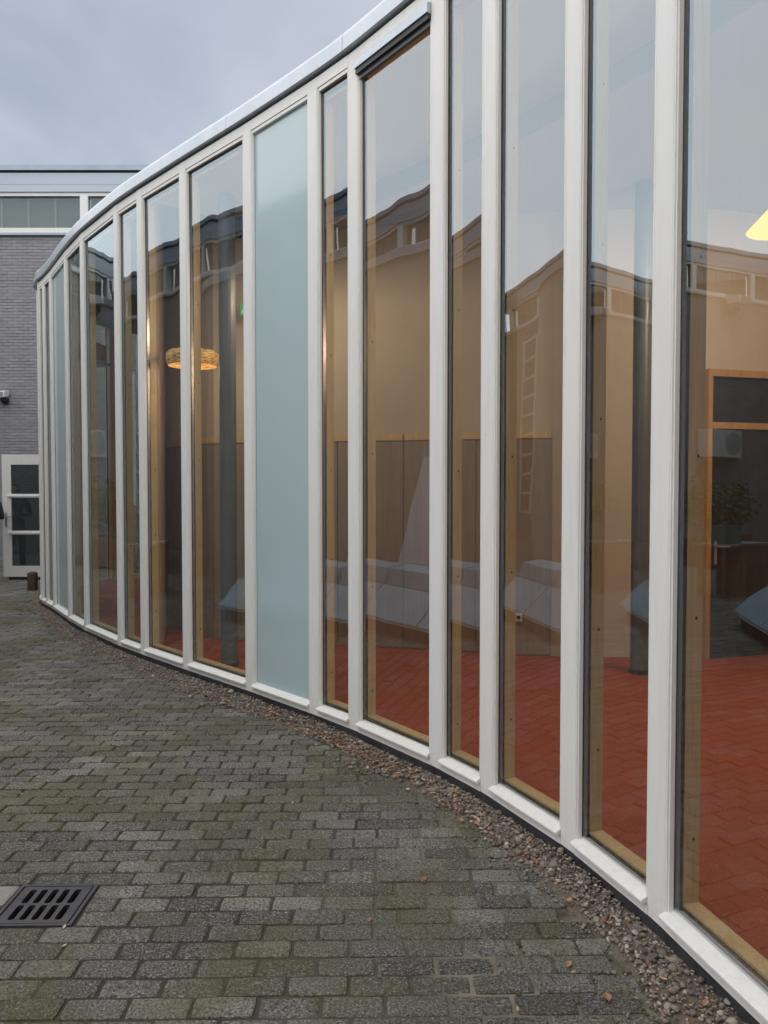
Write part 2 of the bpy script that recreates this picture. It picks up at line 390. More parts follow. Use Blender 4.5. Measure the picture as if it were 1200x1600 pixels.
# ------------------------------------------------------------------ ground
PHI = R(0.9)
cph, sph = math.cos(PHI), math.sin(PHI)
def pav(u, v, z=0): return (u * cph - v * sph, u * sph + v * cph, z)
ROW, LEN, GAP = 0.1055, 0.2115, 0.0068
DU0, DU1, DR0 = -1.500, -1.165, 28                       # drain: u range and first row (4 rows deep incl. frame)
DROWS = 3
def sheet_with_hole(x0, x1, y0, y1, z):
    m = MB(); h = [pav(DU0 + .012, DR0 * ROW + .012), pav(DU1 - .012, DR0 * ROW + .012), pav(DU1 - .012, (DR0 + DROWS) * ROW - .012), pav(DU0 + .012, (DR0 + DROWS) * ROW - .012)]
    m.v = [(x0, y0, z), (x1, y0, z), (x1, y1, z), (x0, y1, z)] + [(p[0], p[1], z) for p in h]
    m.f = [(i, (i + 1) % 4, 4 + (i + 1) % 4, 4 + i) for i in range(4)]; m.mi = [0] * 4
    return m
tag(sheet_with_hole(-60, 60, -60, 60, -.03).build('ground', 'soil'), kind='structure')
# bedding sand sheet under the pavers
paving = tag(sheet_with_hole(-14, 3, -6, 16.45, -.0075).build('paving', 'joint'), kind='structure')
def paver_mesh(L, W, k):
    rr = random.Random(k); mb = MB(); c = 0.0065
    hx, hy = L / 2, W / 2
    j = lambda a: rr.uniform(-a, a)
    ring = [(-1, -1), (-.4, -1), (.3, -1), (1, -1), (1, 0), (1, 1), (.35, 1), (-.3, 1), (-1, 1), (-1, .1)]
    n = len(ring); mid = []; top = []
    for (a, b) in ring:
        cut = rr.random() ** 3 * .006; corner = abs(a) == 1 and abs(b) == 1
        x, y = a * hx + j(.0012), b * hy + j(.0012)
        if corner: x -= a * (.0015 + cut * .5); y -= b * (.0015 + cut * .5)
        mid.append((x, y, -.0042))
        top.append((x - (a if abs(a) == 1 else 0) * (c + cut), y - (b if abs(b) == 1 else 0) * (c + cut), j(.0006)))
    mb.v = top + mid + [(p[0], p[1], -.016) for p in mid]
    mb.f = [tuple(range(n))] + [(n + i, n + (i + 1) % n, (i + 1) % n, i) for i in range(n)] + [(2 * n + i, 2 * n + (i + 1) % n, n + (i + 1) % n, n + i) for i in range(n)]
    mb.mi = [0] * len(mb.f)
    return mb
bricks = []      # (u, v, length, rotation, light)
r0 = int(-1.0 / ROW); r1 = int(16.4 / ROW)
for r in range(r0, r1):
    v = (r + 0.5) * ROW
    off = (0.5 if r % 2 else 0.0) * LEN + random.uniform(-.012, .012) + 0.02 * math.sin(r * .37)
    u = -9.6 + off
    while u < 2.2:
        a, b = u, u + LEN
        u += LEN
        segs = [(a, b)]
        if DR0 <= r < DR0 + DROWS:
            lo, hi = DU0 - 0.108, DU1
            if b > lo and a < hi:
                segs = [s_ for s_ in ((a, min(b, lo)), (max(a, hi), b)) if s_[1] - s_[0] > 0.045]
        for (a2, b2) in segs:
            # keep clear of the gravel strip: trim to a half or a short cut piece where the row runs into it
            lim = 0.135 + 0.035 * math.sin(v * 5.3 + 1) + random.uniform(-.02, .02)
            placed = False
            for b3 in (b2, a2 + (b2 - a2) * .72, a2 + (b2 - a2) * .5):
                x, y, _ = pav(b3, v)
                if facade_distance(x, y) > lim:
                    bricks.append(((a2 + b3) / 2, v, b3 - a2 - GAP, 0.0, False)); placed = True; break
            if not placed: pass
# pale bricks set on edge along the left of the drain
for k in range(2):
    bricks.append((DU0 - 0.0535, (DR0 + (k * 1.5 + .75)) * ROW, 1.5 * ROW - GAP, math.pi / 2, True))
camv = lambda x, y: (600 + 1203 * x / max(y, .1), 762 + 1203 * 1.7 / max(y, .1))
def in_frame(x, y):
    if y < 0.8: return False
    px, py = camv(x, y); return -30 < px < 1230 and py < 1640
order = sorted(range(len(bricks)), key=lambda i: (0 if in_frame(*pav(bricks[i][0], bricks[i][1])[:2]) else 1, bricks[i][1] + abs(bricks[i][0]) * .2))
near = set(order[:300])
cache = {}
joined = MB()
for i, (u, v, L, rot, light) in enumerate(bricks):
    x, y, _ = pav(u, v)
    dz = random.gauss(-.001, .0022) + 0.0012 * math.sin(x * 1.3 + 2) * math.sin(y * .9)
    tx, ty, rz = random.gauss(0, .008), random.gauss(0, .0045), random.gauss(0, .006) + PHI + rot
    if i in near:
        key = (round(L, 2), light, random.randrange(5))
        if key not in cache:
            cache[key] = paver_mesh(key[0] if rot == 0 else L, ROW - .0088, hash(key) % 999).mesh('paving_brick', 'paver_light' if light else 'paver')
        o = bpy.data.objects.new('paving_brick', cache[key]); COL.objects.link(o); o.parent = paving
        o.location = (x, y, dz); o.rotation_euler = (tx, ty, rz)
    else:
        src = paver_mesh(L, ROW - .0088, i); mt = Matrix.Translation((x, y, dz)) @ Matrix.Rotation(rz, 4, 'Z') @ Matrix.Rotation(ty, 4, 'Y') @ Matrix.Rotation(tx, 4, 'X')
        k = len(joined.v); joined.v += [tuple(mt @ Vector(p)) for p in src.v]; joined.f += [tuple(k + q for q in f) for f in src.f]; joined.mi += src.mi
tag(joined.build('paving_bricks', 'paver', paving, fix=False), kind='stuff')

# moss cushions growing in the joints
mossm = MB(); mr = random.Random(5)
bmI = bmesh.new(); bmesh.ops.create_icosphere(bmI, subdivisions=1, radius=1); MV = [p.co.copy() for p in bmI.verts]; MF = [tuple(q.index for q in p.verts) for p in bmI.faces]; bmI.free()
def patch(x, y): return math.sin(x * 1.9 + 1.2 * math.sin(y * 1.3)) + math.sin(y * 1.7 + x * .8 + .6) + .6 * math.sin(x * 5.1 + y * 4.3)
for (u, v, L, rot, light) in bricks:
    if not (1.6 < v < 7.5 and -4.5 < u < 1.4): continue
    x, y, _ = pav(u, v); q = patch(x, y)
    if q < 0.15: continue
    for k in range(int(min(26, 5 + q * 11 * mr.random()))):
        if mr.random() < .45: uu, vv = u + (L + GAP) / 2 + mr.gauss(0, .0035), v + mr.uniform(-.5, .5) * ROW
        else: uu, vv = u + mr.uniform(-.5, .5) * L, v + ROW / 2 + mr.gauss(0, .0035)
        X, Y, _ = pav(uu, vv); s_ = mr.uniform(.0025, .0065); kk = len(mossm.v)
        for p in MV: mossm.v.append((X + p.x * s_ * 1.3, Y + p.y * s_, -.0035 + p.z * s_ * .75 * (1 + .3 * math.sin(p.x * 5 + k))))
        mossm.f += [tuple(kk + i for i in f) for f in MF]; mossm.mi += [0] * len(MF)
tag(mossm.build('moss', 'moss', paving, smooth=True, fix=False), kind='stuff')

# ------------------------------------------------------------------ curved glass building
fac = thing('curved_glass_building', 'curving glass pavilion front with tall white posts and metal roof edge', 'building', (0, 5, 0))
RW = 0.0525     # half width of a post face
GI = 0.0705     # where the glass becomes visible, measured from the post's axis
def add_part(mb, name, mats, parent=fac, **k): return mb.build(name, mats, parent, **k)
for i, (p, n) in enumerate(PPATH):
    t = (-n[1], n[0])
    fr = frame2(p, t, n)
    m = MB(); m.box(-RW, RW, -.045, 0, ZB, ZT, fr); po = add_part(m, 'post', 'white', bevel=0.003)
    m = MB(); m.box(-RW + .004, RW - .004, -.0665, -.0455, ZB + .01, ZT - .02, fr); m.build('gasket', 'dark', po)
    m = MB(); m.box(-GI - .003, GI + .003, -.132, -.0670, .085, 4.47, fr); ip = add_part(m, 'inner_post', 'pine')
    m = MB()
    for sgn in (-1, 1):
        for z in (.42, 1.15, 1.9, 2.65, 3.4):
            zz = z + random.uniform(-.12, .12); a = sgn * (GI + .003)
            k = len(m.v); c = fr(a + sgn * .0015, -.105, zz)
            for q in range(8):
                an = q * math.pi / 4; pp = fr(a + sgn * .0015, -.105 + .005 * math.cos(an), zz + .007 * math.sin(an)); m.v.append(pp)
            m.f.append(tuple(k + q for q in range(8))); m.mi.append(0)
    tag(m.build('screw_cap', 'dark', ip, fix=False), kind='stuff')
for i in range(NP - 1):
    a, b = POSTS[i], POSTS[i + 1]
    t = nrm((b[0] - a[0], b[1] - a[1])); n = (t[1], -t[0]); L = math.hypot(b[0] - a[0], b[1] - a[1])
    fr = frame2(a, t, n)
    u0, u1 = RW + .0005, L - RW - .0005
    m = MB(); m.box(u0, u1, -.043, -.002, ZB + .001, .116, fr); add_part(m, 'bottom_rail', 'white')
    m = MB(); m.prism([(-.043, .1165), (.006, .1165), (.006, .111), (.011, .111), (.022, .116), (.023, .127), (.018, .132), (-.012, .144), (-.043, .154)], u0 + .001, u1 - .001, fr)
    add_part(m, 'sill', 'white', bevel=0.0015)
    m = MB(); m.box(u0, u1, -.043, -.002, 4.475, ZT - .001, fr); add_part(m, 'head', 'white')
    # glazing frame: beads left, right and top
    m = MB()
    for (x0, x1) in ((u0 + .0005, GI), (L - GI, u1 - .0005)):
        m.box(x0, x0 + (x1 - x0) * .5 if x0 < L / 2 else x1, -.0295, -.004, .140, 4.474, fr) if x0 < L / 2 else m.box(x0 + (x1 - x0) * .5, x1, -.0295, -.004, .140, 4.474, fr)
        if x0 < L / 2: m.box(x0 + (x1 - x0) * .5 + .0004, x1, -.0295, -.010, .141, 4.473, fr)
        else: m.box(x0, x0 + (x1 - x0) * .5 - .0004, -.0295, -.010, .141, 4.473, fr)
    m.box(GI + .0005, L - GI - .0005, -.0295, -.008, 4.448, 4.4735, fr)
    add_part(m, 'glazing_bead', 'white', bevel=0.0012)
    # pane: thin sheet, the outer face carries the reflection
    m = MB()
    x0, x1, z0, z1, v0, v1 = RW + .006, L - RW - .006, .146, 4.462, -.0385, -.0325
    e0, e1, e2 = (random.uniform(-.0012, .0012) for _ in range(3))
    P = [fr(x0, v1 + e0, z0), fr(x1, v1 + e1, z0), fr(x1, v1 + e1 + e2, z1), fr(x0, v1 + e0 + e2, z1), fr(x0, v0, z0), fr(x1, v0, z0), fr(x1, v0, z1), fr(x0, v0, z1)]
    m.v = P; m.f = [(0, 1, 2, 3), (5, 4, 7, 6), (0, 4, 5, 1), (1, 5, 6, 2), (2, 6, 7, 3), (3, 7, 4, 0)]; m.mi = [0, 1, 1, 1, 1, 1]
    if i in FROST:
        pn = add_part(m, 'frosted_pane', ['frosted', 'frosted']); pn['label'] = 'milky pale blue glass pane'
    else:
        pn = add_part(m, 'pane', ['glass', 'glass_back'])
        s_ = MB()
        s_.box(GI - .010, GI - .001, -.0662, -.0400, .160, 4.45, fr); s_.box(L - GI + .001, L - GI + .010, -.0662, -.0400, .160, 4.45, fr)
        s_.box(GI, L - GI, -.0662, -.0400, .150, .163, fr); s_.box(GI, L - GI, -.0662, -.0400, 4.430, 4.445, fr)
        s_.build('spacer', 'spacer', pn)
    m = MB(); m.box(GI + .0035, L - GI - .0035, -.131, -.0670, .088, .172, fr); add_part(m, 'inner_sill', 'pine')
    m = MB(); m.box(GI + .0035, L - GI - .0035, -.131, -.0670, 4.40, 4.468, fr); add_part(m, 'inner_head', 'pine')
# dark plinth strip, slightly ragged, and the shadow gap under the roof edge
m = MB(); m.sweep([(-.05, -.03), (-.012, -.03), (-.004, .02), (-.006, ZB - .001), (-.05, ZB - .001)], PPATH); add_part(m, 'plinth', 'black_strip')
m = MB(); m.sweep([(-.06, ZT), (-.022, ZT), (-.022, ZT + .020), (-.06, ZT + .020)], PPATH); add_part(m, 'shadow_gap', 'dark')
# metal roof edge in lengths
prof = [(-.14, ZT + .0205), (.030, ZT + .0205), (.034, ZT + .024), (.030, ZT + .118), (.020, ZT + .142), (-.004, ZT + .156), (-.14, ZT + .160)]
step = 17
for k in range(0, len(CPATH) - 1, step):
    seg = CPATH[k:k + step + 1]
    if len(seg) < 2: continue
    def pull(a, b, d):
        l = math.hypot(b[0][0] - a[0][0], b[0][1] - a[0][1]); f = d / l
        return ((a[0][0] + (b[0][0] - a[0][0]) * f, a[0][1] + (b[0][1] - a[0][1]) * f), a[1])
    seg = [pull(seg[0], seg[1], .002)] + seg[1:-1] + [pull(seg[-1], seg[-2], .002)]
    m = MB(); m.sweep(prof, seg); add_part(m, 'roof_edge', 'zinc')
# ventilation hood at the top of the bay right of the narrow one
i = 15; a, b = POSTS[i], POSTS[i + 1]; t = nrm((b[0] - a[0], b[1] - a[1])); n = (t[1], -t[0]); L = math.hypot(b[0] - a[0], b[1] - a[1]); fr = frame2(a, t, n)
m = MB(); m.prism([(-.0015, 4.405), (-.0015, 4.470), (.022, 4.464), (.028, 4.456), (.028, 4.405)], RW + .002, L - RW - .002, fr); vh = add_part(m, 'vent_hood', 'zinc', bevel=.002)
m = MB(); m.box(RW + .004, L - RW - .004, -.0040, .018, 4.372, 4.4045, fr); m.build('vent_slot', 'dark', vh)
m = MB(); m.box(RW + .010, L - RW - .010, -.0290, -.0045, 4.345, 4.3715, fr); m.build('vent_rail', 'column_paint', vh)
# hole in one post
p, n = PPATH[13]; t = (-n[1], n[0]); fr = frame2(p, t, n)
# roof slab and its top
inner = [(p[0] - n[0] * .10, p[1] - n[1] * .10) for (p, n) in PPATH]
def polygon(pts, z, mat, name, parent=None, z2=None):
    m = MB()
    if z2 is None: m.v = [(x, y, z) for x, y in pts]; m.f = [tuple(range(len(pts)))]; m.mi = [0]
    else:
        k = len(pts); m.v = [(x, y, z) for x, y in pts] + [(x, y, z2) for x, y in pts]
        m.f = [tuple(range(k)), tuple(range(2 * k - 1, k - 1, -1))] + [(q, (q + 1) % k, k + (q + 1) % k, k + q) for q in range(k)]; m.mi = [0] * (k + 2)
    return m.build(name, mat, parent)
polygon(inner + [(9, -1.0), (9, 15), (-4.0, 15)], 4.60, 'fascia_cap', 'roof', fac, 4.68)

# ------------------------------------------------------------------ interior
inn = [(p[0] - n[0] * .085, p[1] - n[1] * .085) for (p, n) in PPATH]
BACK = [(6.4, 8.2), (2.98, 7.24), (1.6, 7.32), (0.2, 7.70), (-1.80, 8.17), (-2.62, 9.1)]
LEFT = [(-2.62, 9.1), (-3.1, 10.6), (-3.5, 11.9), (-3.5, 13.8)]
tag(polygon(inn + [(6.4, -1.0)] + BACK + LEFT[1:], .088, 'linoleum', 'interior_floor', None, .03), kind='structure')
CUT = 11
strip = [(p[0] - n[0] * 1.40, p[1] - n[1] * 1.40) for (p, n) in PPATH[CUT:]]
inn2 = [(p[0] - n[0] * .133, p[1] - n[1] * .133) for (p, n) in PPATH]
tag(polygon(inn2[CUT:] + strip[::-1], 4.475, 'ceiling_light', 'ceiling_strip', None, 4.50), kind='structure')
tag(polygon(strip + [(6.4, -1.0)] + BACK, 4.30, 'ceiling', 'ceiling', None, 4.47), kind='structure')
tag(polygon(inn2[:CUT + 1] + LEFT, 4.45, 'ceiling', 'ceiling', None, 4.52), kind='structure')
# added wall that keeps lamp light out of the dark end of the pavilion
pa, pb = inn2[CUT], BACK[-1]; pt = nrm((pb[0] - pa[0], pb[1] - pa[1])); pfr = frame2(pa, pt, (pt[1], -pt[0])); pL = math.hypot(pb[0] - pa[0], pb[1] - pa[1])
m = MB(); m.box(0.0, pL, -.05, .05, .05, 4.47, pfr); tag(m.build('lamp_block_wall', 'plaster'), kind='structure')
# back wall: plaster above, rail, veneer panels below
def seg_fr(a, b):
    t = nrm((b[0] - a[0], b[1] - a[1])); n = (t[1], -t[0]); return frame2(a, t, n), math.hypot(b[0] - a[0], b[1] - a[1])
bw = MB()
for a, b in zip(BACK[:-1], BACK[1:]):
    t = nrm((b[0] - a[0], b[1] - a[1])); n = (-t[1], t[0]); L = math.hypot(b[0] - a[0], b[1] - a[1]); fr = frame2(a, t, n)
    bw.box(0, L, -.12, 0, .05, 4.30, fr)
for a, b in zip(LEFT[:-1], LEFT[1:]):
    t = nrm((b[0] - a[0], b[1] - a[1])); n = (-t[1], t[0]); L = math.hypot(b[0] - a[0], b[1] - a[1]); fr = frame2(a, t, n)
    bw.box(0, L, -.12, 0, .05, 4.44, fr)
interior_wall = tag(bw.build('interior_wall', 'plaster'), kind='structure')
# end walls closing the room out of view
m = MB(); m.box(.9, 6.5, -1.15, -1.02, .05, 4.6); m.box(6.41, 6.5, -1.0, 8.3, .05, 4.6); m.build('end_wall', 'plaster', interior_wall)
for a, b, mt in ((BACK[2], BACK[3], 'veneer'), (BACK[3], BACK[4], 'veneer'), (BACK[4], BACK[5], 'veneer')):
    t = nrm((b[0] - a[0], b[1] - a[1])); n = (-t[1], t[0]); L = math.hypot(b[0] - a[0], b[1] - a[1])
    # face towards the room is the side of the glass
    fr = frame2(a, t, n); sgn = 1
    mid = fr(L / 2, 1, 0)
    side = 1 if (mid[1] < (a[1] + b[1]) / 2) else -1
    v_in = 0.0 if side == 1 else -.12
    k = max(1, round(L / .72)); wdt = L / k
    m = MB(); m.box(.01, L - .01, v_in + side * .002, v_in + side * .028, 2.17, 2.24, fr); m.build('wall_rail', 'pine', interior_wall)
    for q in range(k):
        m = MB(); m.box(q * wdt + .006, (q + 1) * wdt - .006, v_in + side * .001, v_in + side * .018, .10, 2.165, fr); m.build('wall_panel', mt, interior_wall)
# timber door with top light
a, b = BACK[1], BACK[0]; t = nrm((b[0] - a[0], b[1] - a[1])); n = (t[1], -t[0]); fr = frame2(a, t, n)
dr = thing('timber_door', 'orange timber framed glass door, dark beyond painted on, with a top light behind the right pane', 'door', (a[0], a[1], .09))
def D(name, mat, *bx, parent=dr, bevel=0.0):
    m = MB(); m.box(*bx, fr); return m.build(name, mat, parent, bevel=bevel)
for (x0, x1, z0, z1) in ((.0, .048, .09, 2.80), (1.02, 1.075, .09, 2.80), (.0485, 1.0195, 2.735, 2.80), (.0485, 1.0195, 2.250, 2.310)):
    D('frame', 'door_wood', x0, x1, .003, .09, z0, z1)
D('top_light', 'dark', .056, 1.019, .02, .035, 2.316, 2.734)  # opaque and near black, in place of darkness seen through glass
lf = D('door_leaf', 'dark', .062, 1.013, .03, .055, .095, 2.240)  # same here: the dark beyond the glass is put into the leaf colour
hd = D('handle_plate', 'steel_grey', .105, .135, .0555, .063, .98, 1.20, parent=lf); 
m = MB(); m.tube(fr(.12, .063, 1.15), fr(.12, .11, 1.15), .009); m.tube(fr(.112, .105, 1.15), fr(.245, .105, 1.148), .009); m.build('handle', 'steel_grey', lf)
# columns
def column(x, y, r, label):
    c = thing('round_column', label, 'column', (x, y, .088), 'round columns inside the pavilion')
    m = MB(); m.lathe([(0, .088), (r, .088), (r, 4.298), (0, 4.298)], x, y); m.build('shaft', 'column_paint', c, smooth=False)
    m = MB(); m.lathe([(r + .002, .0885), (r + .012, .0885), (r + .012, .12), (r + .002, .125)], x, y); m.build('base_ring', 'dark', c)
column(-1.40, 6.93, .075, 'dark round column behind the pane left of the frosted panel')
column(2.22, 6.66, .075, 'dark round column inside, seen two panes from the right edge')
# pendant lamps
def pendant(x, y, zb, r, h, label, watts, shade='lamp_shade', cone=True):
    p = thing('pendant_lamp', label, 'lamp', (x, y, zb), 'pendant lamps inside the pavilion')
    m = MB()
    if cone: m.lathe([(0, zb), (r * .97, zb), (r, zb + .006), (.04, zb + h), (.0, zb + h + .005)], x, y, 0, 28)
    else: m.lathe([(r * .92, zb), (r, zb + h * .3), (r, zb + h * .8), (r * .9, zb + h), (.0, zb + h + .004)], x, y, 0, 32)
    m.build('lamp_shade', shade, p, smooth=not cone, fix=False)
    m = MB(); m.tube((x, y, zb + h), (x, y, 4.299), .004, 6); m.build('cord', 'dark', p)
    if not cone:
      m = MB(); m.lathe([(0, zb + .02), (.03, zb + .03), (.035, zb + .06), (.02, zb + .10), (0, zb + .11)], x, y, 0, 12); m.build('bulb', 'lamp_shade', p, smooth=True)
    ld = bpy.data.lights.new('bulb_light', 'POINT'); ld.energy = watts; ld.color = (1.0, 0.78, 0.55); ld.shadow_soft_size = 0.10
    lo = bpy.data.objects.new('bulb_light', ld); COL.objects.link(lo); lo.location = (x, y, zb - .06)
    lo.parent = p; lo.matrix_parent_inverse = p.matrix_basis.inverted()
pendant(2.82, 5.55, 3.53, .22, .20, 'glowing yellow cone pendant lamp at the right edge of the picture', 22)
pendant(-1.86, 7.52, 2.88, .25, .14, 'glowing woven drum lamp half hidden by a white post', 1.4, 'wicker', False)
pendant(3.9, 4.6, 3.53, .22, .20, 'unseen cone lamp added to light the red floor, out past the right edge', 42)  # added out of view to brighten the interior
pendant(-0.85, 6.9, 3.53, .22, .20, 'unseen cone lamp added behind the frosted pane to light the room', 11.5)  # extra lamp hidden by the milky pane, added for room light
# emergency exit sign
ex = thing('exit_sign', 'small green and white emergency exit sign left of the frosted pane', 'sign', (-1.46, 7.75, 3.4))
E0 = -1.435
m = MB(); m.box(E0, E0 + .22, 7.74, 7.77, 3.42, 3.54); m.build('plate', 'exit_green', ex)
m = MB(); m.box(E0 + .035, E0 + .055, 7.735, 7.7395, 3.515, 3.532); m.box(E0 + .028, E0 + .052, 7.735, 7.7395, 3.475, 3.512); m.box(E0 + .015, E0 + .03, 7.735, 7.7395, 3.43, 3.474); m.box(E0 + .05, E0 + .068, 7.735, 7.7395, 3.45, 3.474); m.box(E0 + .14, E0 + .20, 7.735, 7.7395, 3.43, 3.53); m.build('pictogram', 'plastic_white', ex)
m = MB(); m.tube((E0 + .11, 7.755, 3.54), (E0 + .11, 7.755, 4.299), .005, 6); m.build('rod', 'steel_grey', ex)
# double wall socket
a, b = BACK[2], BACK[3]
sk = thing('wall_socket', 'cream double power socket low on the inside wall', 'socket', (1.25, 7.2, .5))
m = MB(); m.box(1.18, 1.32, 7.32, 7.345, .42, .50); m.build('plate', 'plastic_white', sk, bevel=.004)
m = MB(); m.lathe([(0, 0), (.018, 0)], 0, 0); 
for dx in (1.215, 1.285):
    m2 = MB(); m2.box(dx - .016, dx + .016, 7.317, 7.3195, .444, .476); m2.build('outlet', 'dark', sk)
# orange box shelf behind a narrow pane far left
ob = thing('storage_box', 'bright orange box on a shelf behind a narrow pane on the far left', 'box', (-4.02, 10.6, 3.4))
m = MB(); m.box(-4.25, -3.85, 10.45, 10.75, 3.42, 3.66); m.build('box_body', 'orange', ob, bevel=.01)
m = MB(); m.box(-4.30, -3.80, 10.40, 10.80, 3.385, 3.4195); m.build('shelf', 'plastic_white', ob)

# ------------------------------------------------------------------ grey brick buildings round the yard
def tall_building(name, label, p0, p1, toward, H=8.48, clear=True, ac=None, first=0.0, brick_rows=True):
    """wall run from p0 to p1; toward = a point on the side that is seen"""
    t = nrm((p1[0] - p0[0], p1[1] - p0[1])); n = (t[1], -t[0])
    if (toward[0] - p0[0]) * n[0] + (toward[1] - p0[1]) * n[1] < 0: n = (-n[0], -n[1])
    L = math.hypot(p1[0] - p0[0], p1[1] - p0[1]); fr = frame2(p0, t, n)
    B = thing(name, label, 'building', (p0[0], p0[1], 0))
    zs = H - 1.45            # underside of the window band
    m = MB(); m.box(0, L, -.35, 0, -.03, zs, fr); m.build('wall', 'mortar', B)
    # bricks
    m = MB(); bh, bl, j = .0655, .22, .010
    rr = random.Random(3)
    for r in range(int(zs / bh)):
        z = r * bh + .004; u = -(r % 2) * bl / 2
        while u < L:
            a, b = max(u, 0) + .001, min(u + bl - j, L - .001); u += bl
            if b - a < .03: continue
            d = .009 + rr.uniform(-.004, .004); k = len(m.v); jz = rr.uniform(-.002, .002)
            m.v += [fr(a, 0, z), fr(b, 0, z), fr(b, 0, z + bh - j), fr(a, 0, z + bh - j), fr(a + .003, d, z + .003 + jz), fr(b - .003, d, z + .003), fr(b - .003, d, z + bh - j - .003), fr(a + .003, d, z + bh - j - .003 + jz)]
            for q in ((4, 5, 6, 7), (0, 1, 5, 4), (1, 2, 6, 5), (2, 3, 7, 6), (3, 0, 4, 7)): m.f.append(tuple(k + x for x in q)); m.mi.append(0)
    tag(m.build('bricks', 'brick', B, fix=True), kind='stuff')
    # sill, window band, fascia, cap
    m = MB(); m.box(0, L, -.2, .075, zs + .002, zs + .05, fr); m.build('window_sill', 'fascia_cap', B)
    m = MB(); m.box(0, L, -.2, .045, zs + .052, zs + .16, fr); m.build('sill_board', 'white', B)
    zt = H - .54
    m = MB(); m.box(0, L, -.2, .02, zt - .075, zt, fr); m.build('head_board', 'white', B)
    pitch = 2.46; x = first
    while x < L + pitch:
        a, b = max(x, 0), min(x + pitch, L)
        if b - a > .3:
            m = MB(); m.box(a + .002, min(a + .17, b), -.10, .03, zs + .1605, zt - .0755, fr); wn_ = m.build('window_post', 'white', B)
            m = MB(); m.box(a + .172, b, -.055, -.045, zs + .1605, zt - .0755, fr); pn = m.build('window_pane', 'far_glass', B)
            m = MB(); m.box(a + .172, b, -.19, -.15, zs + .1605, zt - .0755, fr); m.build('blind', 'blind', pn)
            for q in range(1, 4):
                xx = a + .17 + (pitch - .17) * q / 4
                if xx < b - .05: m = MB(); m.box(xx - .02, xx + .02, -.145, -.10, zs + .161, zt - .076, fr); m.build('blind_bar', 'blind_bar', pn)
        x += pitch
    m = MB(); m.prism([(-.3, zt + .001), (.055, zt + .001), (.055, zt + .15), (.060, zt + .152), (.060, zt + .39), (-.3, zt + .39)], 0, L, fr); m.build('fascia', 'fascia', B)
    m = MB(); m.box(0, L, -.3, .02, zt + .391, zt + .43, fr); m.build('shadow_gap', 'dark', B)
    m = MB(); m.box(0, L, -.35, .11, zt + .431, H, fr); m.build('roof_cap', 'fascia_cap', B)
    return B, fr, L
WY = 16.5
bB, bfr, bL = tall_building('brick_building', 'grey brick building with a high strip of windows behind the glass front', (-20.2, WY), (-2.2, WY), (-9, 0), first=(-6.43 + 20.2) % 2.46 - 2.46)
lB, lfr, lL = tall_building('side_building', 'grey brick wing along the left of the yard, seen mirrored in the panes', (-20.0, WY - .1), (-11.0, 6.2), (0, 6), first=.6)

# tall ladder like window strip on the side wing
lw = thing('window_strip', 'tall narrow window with white cross bars, mirrored in the panes', 'window', (-18.6, 14.6, 0))
m = MB(); m.box(1.9, 3.2, .012, .03, .9, 6.9, lfr); m.build('pane', 'dark', lw)
for z in [0.9 + k * .62 for k in range(10)]:
    m = MB(); m.box(1.85, 3.25, .031, .085, z, z + .085, lfr); m.build('cross_bar', 'white', lw)
for u in (1.785, 3.255):
    m = MB(); m.box(u, u + .06, .012, .08, .9, 6.54, lfr); m.build('jamb', 'white', lw)

# rounded volume across the yard (mirrored as a cream bow in the panes)
VOL = [(-4.7, 2.0), (-4.85, 3.4), (-5.15, 4.8), (-5.85, 6.4), (-6.75, 7.6), (-7.6, 8.3), (-8.5, 8.5), (-9.4, 8.15), (-10.1, 7.5)]
vb = thing('rounded_wing', 'rounded cream wing across the yard, mirrored in the panes', 'building', (-6.5, 6, 0))
vpath = path_of(catmull(VOL[::-1], 8)); 
vpath = [(p, (n[0], n[1])) for (p, n) in vpath]
cen = (-8, 4)
vpath = [(p, n if (p[0] - cen[0]) * n[0] + (p[1] - cen[1]) * n[1] > 0 else (-n[0], -n[1])) for (p, n) in vpath]
m = MB(); m.sweep([(-.2, 0), (0, 0), (0, 4.95), (-.2, 4.95)], vpath); m.build('wall', 'render_dark', vb)
m = MB(); m.sweep([(-.25, 4.952), (.04, 4.952), (.04, 5.08), (-.02, 5.11), (-.25, 5.11)], vpath); m.build('roof_edge', 'zinc', vb)
# building behind the camera closing the yard
rb = thing('rear_building', 'low grey brick range closing the yard behind the viewer', 'building', (-3, -9, 0))
m = MB(); m.box(-14, 8, -9.4, -9, 0, 4.6); m.build('wall', 'brick', rb)
m = MB(); m.box(-14.1, 8.1, -9.45, -8.9, 4.601, 4.85); m.build('fascia', 'fascia', rb)

# wall mounted things on the far building
def flood(x, z, label, s=1.0):
    o = thing('wall_floodlight', label, 'lamp', (x, WY - .1, z), 'floodlights on the grey brick wall')
    y = WY - .012
    m = MB(); m.quadbox([(x - .12 * s, y - .30 * s, z - .02), (x + .12 * s, y - .30 * s, z - .02), (x + .12 * s, y - .08 * s, z + .01), (x - .12 * s, y - .08 * s, z + .01),
                         (x - .12 * s, y - .28 * s, z + .10 * s), (x + .12 * s, y - .28 * s, z + .10 * s), (x + .12 * s, y - .06 * s, z + .14 * s), (x - .12 * s, y - .06 * s, z + .14 * s)])
    m.build('housing', 'plastic_white', o, bevel=.01)
    m = MB(); m.box(x - .01, x + .05, y - .12 * s, y, z - .14 * s, z - .03); m.box(x - .02, x + .11 * s, y - .17 * s, y - .06, z - .10 * s, z - .03); m.build('bracket', 'dark', o)
    m = MB(); m.box(x - .10 * s, x + .10 * s, y - .305 * s, y - .300 * s, z - .005, z + .085 * s); m.build('lens', 'steel_grey', o)
flood(-8.08, 3.62, 'small grey floodlight on the brick wall at the left edge')
flood(-15.2, 6.85, 'white floodlight high on the brick wall, mirrored in the panes', 2.0)
